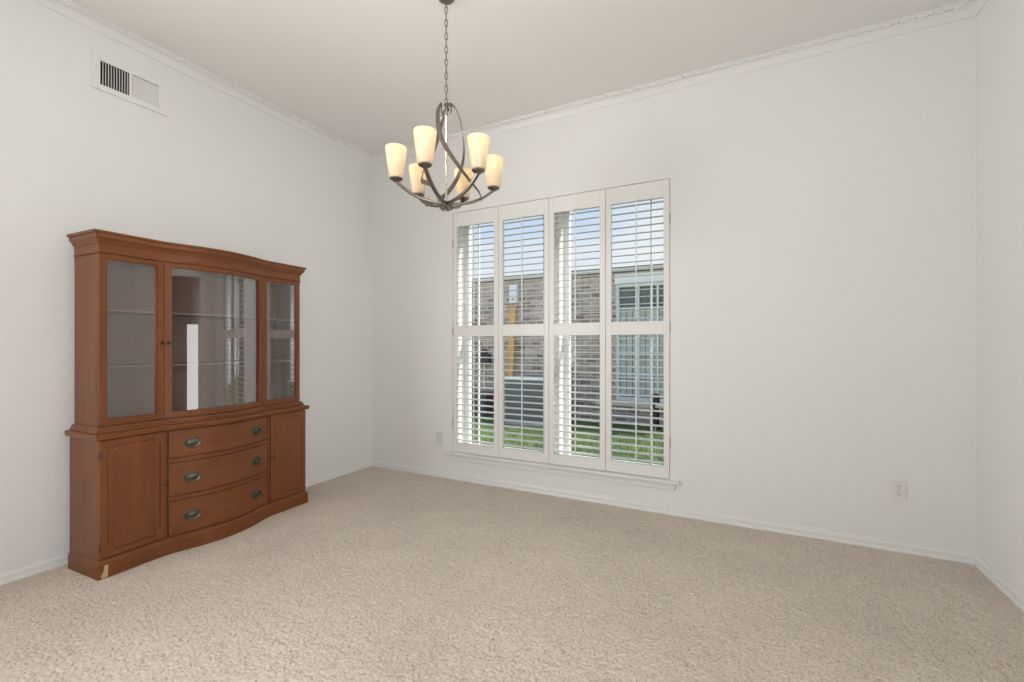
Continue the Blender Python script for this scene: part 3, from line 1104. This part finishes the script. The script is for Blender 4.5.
for k in range(6):
    an = PHI[k]
    dx, dy = math.cos(an), math.sin(an)
    pts, nr = [], []
    for j in range(21):
        r_ = 0.012 + (RA - 0.012) * j / 20
        pts.append((r_ * dx, r_ * dy, arm_z(r_)))
        nr.append((0, 0, 1))
    mb = MB()
    mb.ribbon(pts, nr, 0.020, 0.013)
    arm = mb.build('arm', M['nickel'], CH, smooth=True, angle=45)
    mb = MB()
    zz = arm_z(RA)
    mb.lathe([(0.0, zz - 0.006), (0.012, zz - 0.004), (0.020, zz + 0.004), (0.031, zz + 0.008), (0.033, zz + 0.012), (0.031, zz + 0.016), (0.0, zz + 0.016)], RA * dx, RA * dy, 24)
    mb.build('cup', M['nickel'], arm, smooth=True)
    mb = MB()
    z0_, H_ = zz + 0.014, 0.158
    pr = [(0.012, z0_), (0.030, z0_), (0.0365, z0_ + 0.006), (0.040, z0_ + 0.03), (0.0455, z0_ + 0.08), (0.0515, z0_ + 0.125), (0.0545, z0_ + H_ - 0.003),
          (0.0540, z0_ + H_), (0.0520, z0_ + H_), (0.0490, z0_ + 0.125), (0.0430, z0_ + 0.08), (0.0375, z0_ + 0.03), (0.034, z0_ + 0.009), (0.012, z0_ + 0.004)]
    mb.lathe(pr, RA * dx, RA * dy, 32, caps=False)
    sh = mb.build('shade', M['shade'], CH, smooth=True, angle=60)
    mb = MB()
    mb.lathe([(0.0, z0_ + 0.004), (0.011, z0_ + 0.006), (0.011, z0_ + 0.040), (0.016, z0_ + 0.058), (0.021, z0_ + 0.078), (0.018, z0_ + 0.096), (0.008, z0_ + 0.106), (0.0, z0_ + 0.107)], RA * dx, RA * dy, 16)
    mb.build('bulb', M['bulb'], sh, smooth=True)
    light('bulb_light', 'POINT', (RA * dx, RA * dy, z0_ + 0.146), (0, 0, 0), 0.48, (1, 0.88, 0.70), size=0.018, parent=CH)
# three twisted straps that spiral from the top ring down to alternate arms
SPI = [(-170.9, 0.0225, 2.440), (-133.6, 0.0444, 2.4289), (-121.0, 0.0635, 2.3955), (-115.0, 0.0786, 2.3464), (-108.0, 0.0896, 2.2882), (-96.5, 0.0976, 2.227),
       (-80.2, 0.1043, 2.168), (-61.0, 0.1116, 2.1151), (-42.8, 0.1213, 2.071), (-28.1, 0.1345, 2.0362), (-16.0, 0.1514, 2.0094), (-2.5, 0.1708, 1.9864), (15.4, 0.1897, 1.9605)]
for k in (0, 2, 4):
    end = PHI[k]
    N = 48
    pts, nr = [], []
    for j in range(N + 1):
        q_ = 12.0 * j / N
        i_ = min(int(q_), 11)
        f_ = q_ - i_
        K4 = [SPI[max(i_ - 1, 0)], SPI[i_], SPI[i_ + 1], SPI[min(i_ + 2, 12)]]
        cr = [0.5 * (2 * K4[1][c] + (K4[2][c] - K4[0][c]) * f_ + (2 * K4[0][c] - 5 * K4[1][c] + 4 * K4[2][c] - K4[3][c]) * f_ ** 2
                     + (3 * K4[1][c] - K4[0][c] - 3 * K4[2][c] + K4[3][c]) * f_ ** 3) for c in range(3)]
        an = math.radians(cr[0]) + end - math.radians(15.5)
        pts.append((cr[1] * math.cos(an), cr[1] * math.sin(an), cr[2] - 1.890))
        nr.append((math.cos(an), math.sin(an), 0.15))
    mb = MB()
    mb.ribbon(pts, nr, 0.023, 0.005)
    mb.build('strap', M['nickel'], CH, smooth=True, angle=45)
thing(CH, 'six-arm nickel chandelier with cream glass shades, hanging from the ceiling on a chain', 'chandelier')

# ------------------------------------------------------------------ the back garden
GZ = -0.15
b = MB()
b.box(-14, 8, YB + WT, 20, GZ - 0.2, GZ)
struct(b.build('ground', M['soil']))
N = 60000
bx_ = rng.uniform(-7.5, 0.6, N)
by_ = rng.uniform(3.7, 7.55, N)
keep = ~(((np.abs(bx_ + 3.26) < 0.47) & (np.abs(by_ - 7.13) < 0.47)) | ((np.abs(bx_ + 4.66) < 0.44) & (np.abs(by_ - 7.48) < 0.32)))
bx_, by_ = bx_[keep], by_[keep]
N = len(bx_)
hh = rng.uniform(0.025, 0.065, N)
an = rng.uniform(0, 2 * PI, N)
wd = rng.uniform(0.003, 0.006, N)
lx, ly = rng.normal(0, 0.014, N), rng.normal(0, 0.014, N)
v0 = np.stack([bx_ - wd * np.cos(an), by_ - wd * np.sin(an), np.full(N, GZ)], -1)
v1 = np.stack([bx_ + wd * np.cos(an), by_ + wd * np.sin(an), np.full(N, GZ)], -1)
v2 = np.stack([bx_ + lx, by_ + ly, GZ + hh], -1)
co = np.stack([v0, v1, v2], 1).reshape(-1, 3).astype(np.float32)
me = bpy.data.meshes.new('lawn_grass')
me.vertices.add(3 * N)
me.vertices.foreach_set('co', co.ravel())
me.loops.add(3 * N)
me.loops.foreach_set('vertex_index', np.arange(3 * N, dtype=np.int32))
me.polygons.add(N)
me.polygons.foreach_set('loop_start', np.arange(0, 3 * N, 3, dtype=np.int32))
me.update(calc_edges=True)
me.materials.append(M['grass'])
lawn = bpy.data.objects.new('lawn_grass', me)
COL.objects.link(lawn)
lawn['kind'] = 'stuff'
thing(lawn, 'green lawn of short grass outside the window', 'grass')

HY = 7.85
HS = empty('brick_house', (-3.0, HY, GZ))
def hb(name, boxes, mat, parent=HS, bevel=0.0):
    mb = MB()
    for q in boxes:
        mb.box(q[0] + 3.0, q[1] + 3.0, q[2] - HY, q[3] - HY, q[4] - GZ, q[5] - GZ)
    return mb.build(name, mat, parent, bevel=bevel)
WX0, WX1, WZ0, WZ1 = -2.02, -0.70, 0.22, 2.235
hb('brick_wall', [(-10, WX0, HY, HY + 0.25, GZ - 0.05, 2.44), (WX1, 0.9, HY, HY + 0.25, GZ - 0.05, 2.44),
                  (WX0, WX1, HY + 0.01, HY + 0.25, 2.36, 2.44),
                  (WX0, WX1, HY, HY + 0.25, GZ - 0.05, WZ0)], M['brick'])
hb('header_board', [(WX0 - 0.02, WX1 + 0.02, HY - 0.012, HY + 0.25, WZ1, 2.41)], M['fascia'])
hb('eave_board', [(-10.2, 1.1, HY - 0.085, HY - 0.06, 2.455, 2.515), (-10.2, 1.1, HY - 0.06, HY + 0.3, 2.462, 2.475)], M['fascia'])
mb = MB()
mb.rings([[(-7.2, -0.10, 2.505 - GZ), (-7.2, -0.10, 2.522 - GZ), (-7.2, 5.5, 2.62 - GZ), (-7.2, 5.5, 2.505 - GZ)],
          [(4.1, -0.10, 2.505 - GZ), (4.1, -0.10, 2.522 - GZ), (4.1, 5.5, 2.62 - GZ), (4.1, 5.5, 2.505 - GZ)]])
mb.build('roof', M['shingle'], HS)
W = hb('house_window', [(WX0, WX0 + 0.045, HY + 0.02, HY + 0.10, WZ0, WZ1), (WX1 - 0.045, WX1, HY + 0.02, HY + 0.10, WZ0, WZ1),
                        (WX0 + 0.045, WX1 - 0.045, HY + 0.02, HY + 0.10, WZ0, WZ0 + 0.06), (WX0 + 0.045, WX1 - 0.045, HY + 0.02, HY + 0.10, WZ1 - 0.045, WZ1),
                        (-1.655, -1.625, HY + 0.03, HY + 0.09, WZ0 + 0.06, WZ1 - 0.045), (-1.335, -1.305, HY + 0.03, HY + 0.09, WZ0 + 0.06, WZ1 - 0.045), (-1.025, -0.995, HY + 0.03, HY + 0.09, WZ0 + 0.06, WZ1 - 0.045)]
       + [(WX0 + 0.045, WX1 - 0.045, HY + 0.035, HY + 0.085, zz - 0.012, zz + 0.012) for zz in (0.62, 1.02, 1.42, 1.82)], M['vinyl'])
hb('pane', [(WX0 + 0.045, WX1 - 0.045, HY + 0.105, HY + 0.11, WZ0 + 0.06, WZ1 - 0.045)], M['darkglass'], W)
hb('curtain', [(WX0 + 0.06 + 0.11 * k, WX0 + 0.155 + 0.11 * k, HY + 0.096 + 0.003 * (k % 2), HY + 0.103, WZ0 + 0.08, 1.82) for k in range(11)], M['blinds'], W)
thing(HS, 'brown brick neighbour house with white eave, across the lawn outside the window', 'house')

# grey meter box and conduit on that wall
r = empty('electrical_panel', (-3.98, HY, 1.99))
MB().box(-0.085, 0.085, -0.11, -0.001, 0, 0.36).build('box', M['panelgrey'], r, bevel=0.008)
MB().box(-0.07, 0.07, -0.118, -0.110, 0.02, 0.34).build('door', M['panelgrey'], r, bevel=0.004)
MB().box(-0.012, 0.012, -0.124, -0.117, 0.06, 0.09).build('latch', M['darkplastic'], r)
thing(r, 'pale grey electrical box mounted high on the brick wall', 'electrical box')

# plank leaning below it
r = empty('wooden_plank', (-4.02, HY - 0.22, GZ))
mb = MB()
mb.rings([[(-0.055, -0.02, 0.0), (0.055, -0.02, 0.0), (0.055, 0.02, 0.0), (-0.055, 0.02, 0.0)],
          [(-0.068, 0.175, 2.08), (0.068, 0.175, 2.08), (0.068, 0.215, 2.08), (-0.068, 0.215, 2.08)]])
mb.build('board', M['plank'], r)
thing(r, 'orange tan wooden plank leaning upright against the brick wall behind the air conditioner', 'plank')

# dark meter on the wall at the left
r = empty('utility_meter', (-4.66, HY, 0.80))
MB().box(-0.15, 0.15, -0.12, -0.001, 0, 0.20).build('box', M['darkplastic'], r, bevel=0.02)
MB().tube([(0.02, -0.075, 0.195), (0.02, -0.075, 0.30)], 0.062, 16).build('dome', M['darkplastic'], r, smooth=True)
MB().tube([(0.0, -0.03, 0.01), (0.0, -0.03, -0.50)], 0.018, 10).build('conduit', M['panelgrey'], r)
thing(r, 'small black box mounted on the brick wall, seen through the far left shutter panel', 'utility box')

# low storage box under it
r = empty('storage_box', (-4.66, HY - 0.38, GZ))
MB().prism([(-0.40, -0.28), (0.40, -0.28), (0.40, 0.28), (-0.40, 0.28)], 0.0, 0.36).build('tub', M['greyplastic'], r, bevel=0.015)
MB().box(-0.42, 0.42, -0.30, 0.30, 0.36, 0.41).build('lid', M['greyplastic'], r, bevel=0.012)
for k in range(5):
    MB().box(-0.34 + 0.17 * k - 0.02, -0.34 + 0.17 * k + 0.02, -0.292, -0.279, 0.03, 0.34).build('rib', M['greyplastic'], r)
thing(r, 'low dark grey box on the ground against the brick wall, left of the air conditioner', 'storage box')

# air conditioner condenser
r = empty('air_conditioner', (-3.26, 7.13, GZ))
MB().box(-0.46, 0.46, -0.46, 0.46, 0.001, 0.05).build('pad', M['concrete'], r, bevel=0.01)
mb = MB()
mb.prism([(-0.33, -0.33), (0.33, -0.33), (0.33, 0.33), (-0.33, 0.33)], 0.05, 0.74)
for k in range(17):                                            # louvred guard on all four sides
    z_ = 0.085 + 0.039 * k
    mb.box(-0.375, 0.375, -0.375, -0.345, z_, z_ + 0.018)
    mb.box(-0.375, 0.375, 0.345, 0.375, z_, z_ + 0.018)
    mb.box(-0.375, -0.345, -0.345, 0.345, z_, z_ + 0.018)
    mb.box(0.345, 0.375, -0.345, 0.345, z_, z_ + 0.018)
for sx in (-1, 1):
    for sy in (-1, 1):
        mb.box(sx * 0.36 - 0.02, sx * 0.36 + 0.02, sy * 0.36 - 0.02, sy * 0.36 + 0.02, 0.05, 0.75)
mb.build('housing', M['acgrey'], r)
mb = MB()
mb.box(-0.385, 0.385, -0.385, 0.385, 0.745, 0.785)
mb.build('lid', M['aclid'], r, bevel=0.015)
mb = MB()
for k in range(5):
    rr_ = 0.06 + 0.055 * k
    mb.tube([(rr_ * math.cos(2 * PI * j / 28), rr_ * math.sin(2 * PI * j / 28), 0.792) for j in range(28)], 0.004, 6, loop=True)
for k in range(4):
    a_ = PI * k / 4
    mb.tube([(-0.30 * math.cos(a_), -0.30 * math.sin(a_), 0.790), (0.30 * math.cos(a_), 0.30 * math.sin(a_), 0.790)], 0.004, 6)
mb.build('fan_guard', M['acgrey'], r)
thing(r, 'dark grey air conditioner with a pale lid, standing by the brick wall', 'air conditioner')

# slatted garden bench with iron ends
r = empty('garden_bench', (-1.50, 7.15, GZ - 0.07))
for k in range(4):
    MB().box(-0.62, 0.62, -0.22 + 0.115 * k, -0.12 + 0.115 * k, 0.47, 0.505).build('slat', M['benchwood'], r, bevel=0.004)
for sx in (-0.50, 0.28):
    mb = MB()
    for sy in (-1, 1):
        mb.tube([(sx, sy * 0.03, 0.465), (sx, sy * 0.13, 0.36), (sx, sy * 0.12, 0.22), (sx, sy * 0.17, 0.16), (sx, sy * 0.24, 0.078)], [0.034, 0.036, 0.028, 0.032, 0.04], 10)
    mb.tube([(sx, -0.12, 0.24), (sx, 0.12, 0.24)], 0.016, 8)
    mb.tube([(sx, -0.21, 0.462), (sx, 0.21, 0.462)], 0.012, 8)
    mb.build('leg', M['black'], r, smooth=True)
mb = MB()
mb.tube([(0.28, -0.2, 0.47), (0.29, -0.2, 0.60), (0.28, -0.05, 0.64), (0.28, 0.12, 0.62), (0.28, 0.18, 0.47)], 0.032, 10)
mb.ball((0.28, -0.16, 0.56), 0.05, 0.06, 0.05, 12, 8)
mb.build('armrest', M['black'], r, smooth=True)
thing(r, 'low pale wooden slatted bench with black iron legs, in front of the neighbour window', 'bench')
# narrow paved strip along the brick wall
b = MB()
b.box(-10, 0.9, HY - 0.16, HY, GZ + 0.001, GZ + 0.025)
struct(b.build('pavement', M['concrete']))
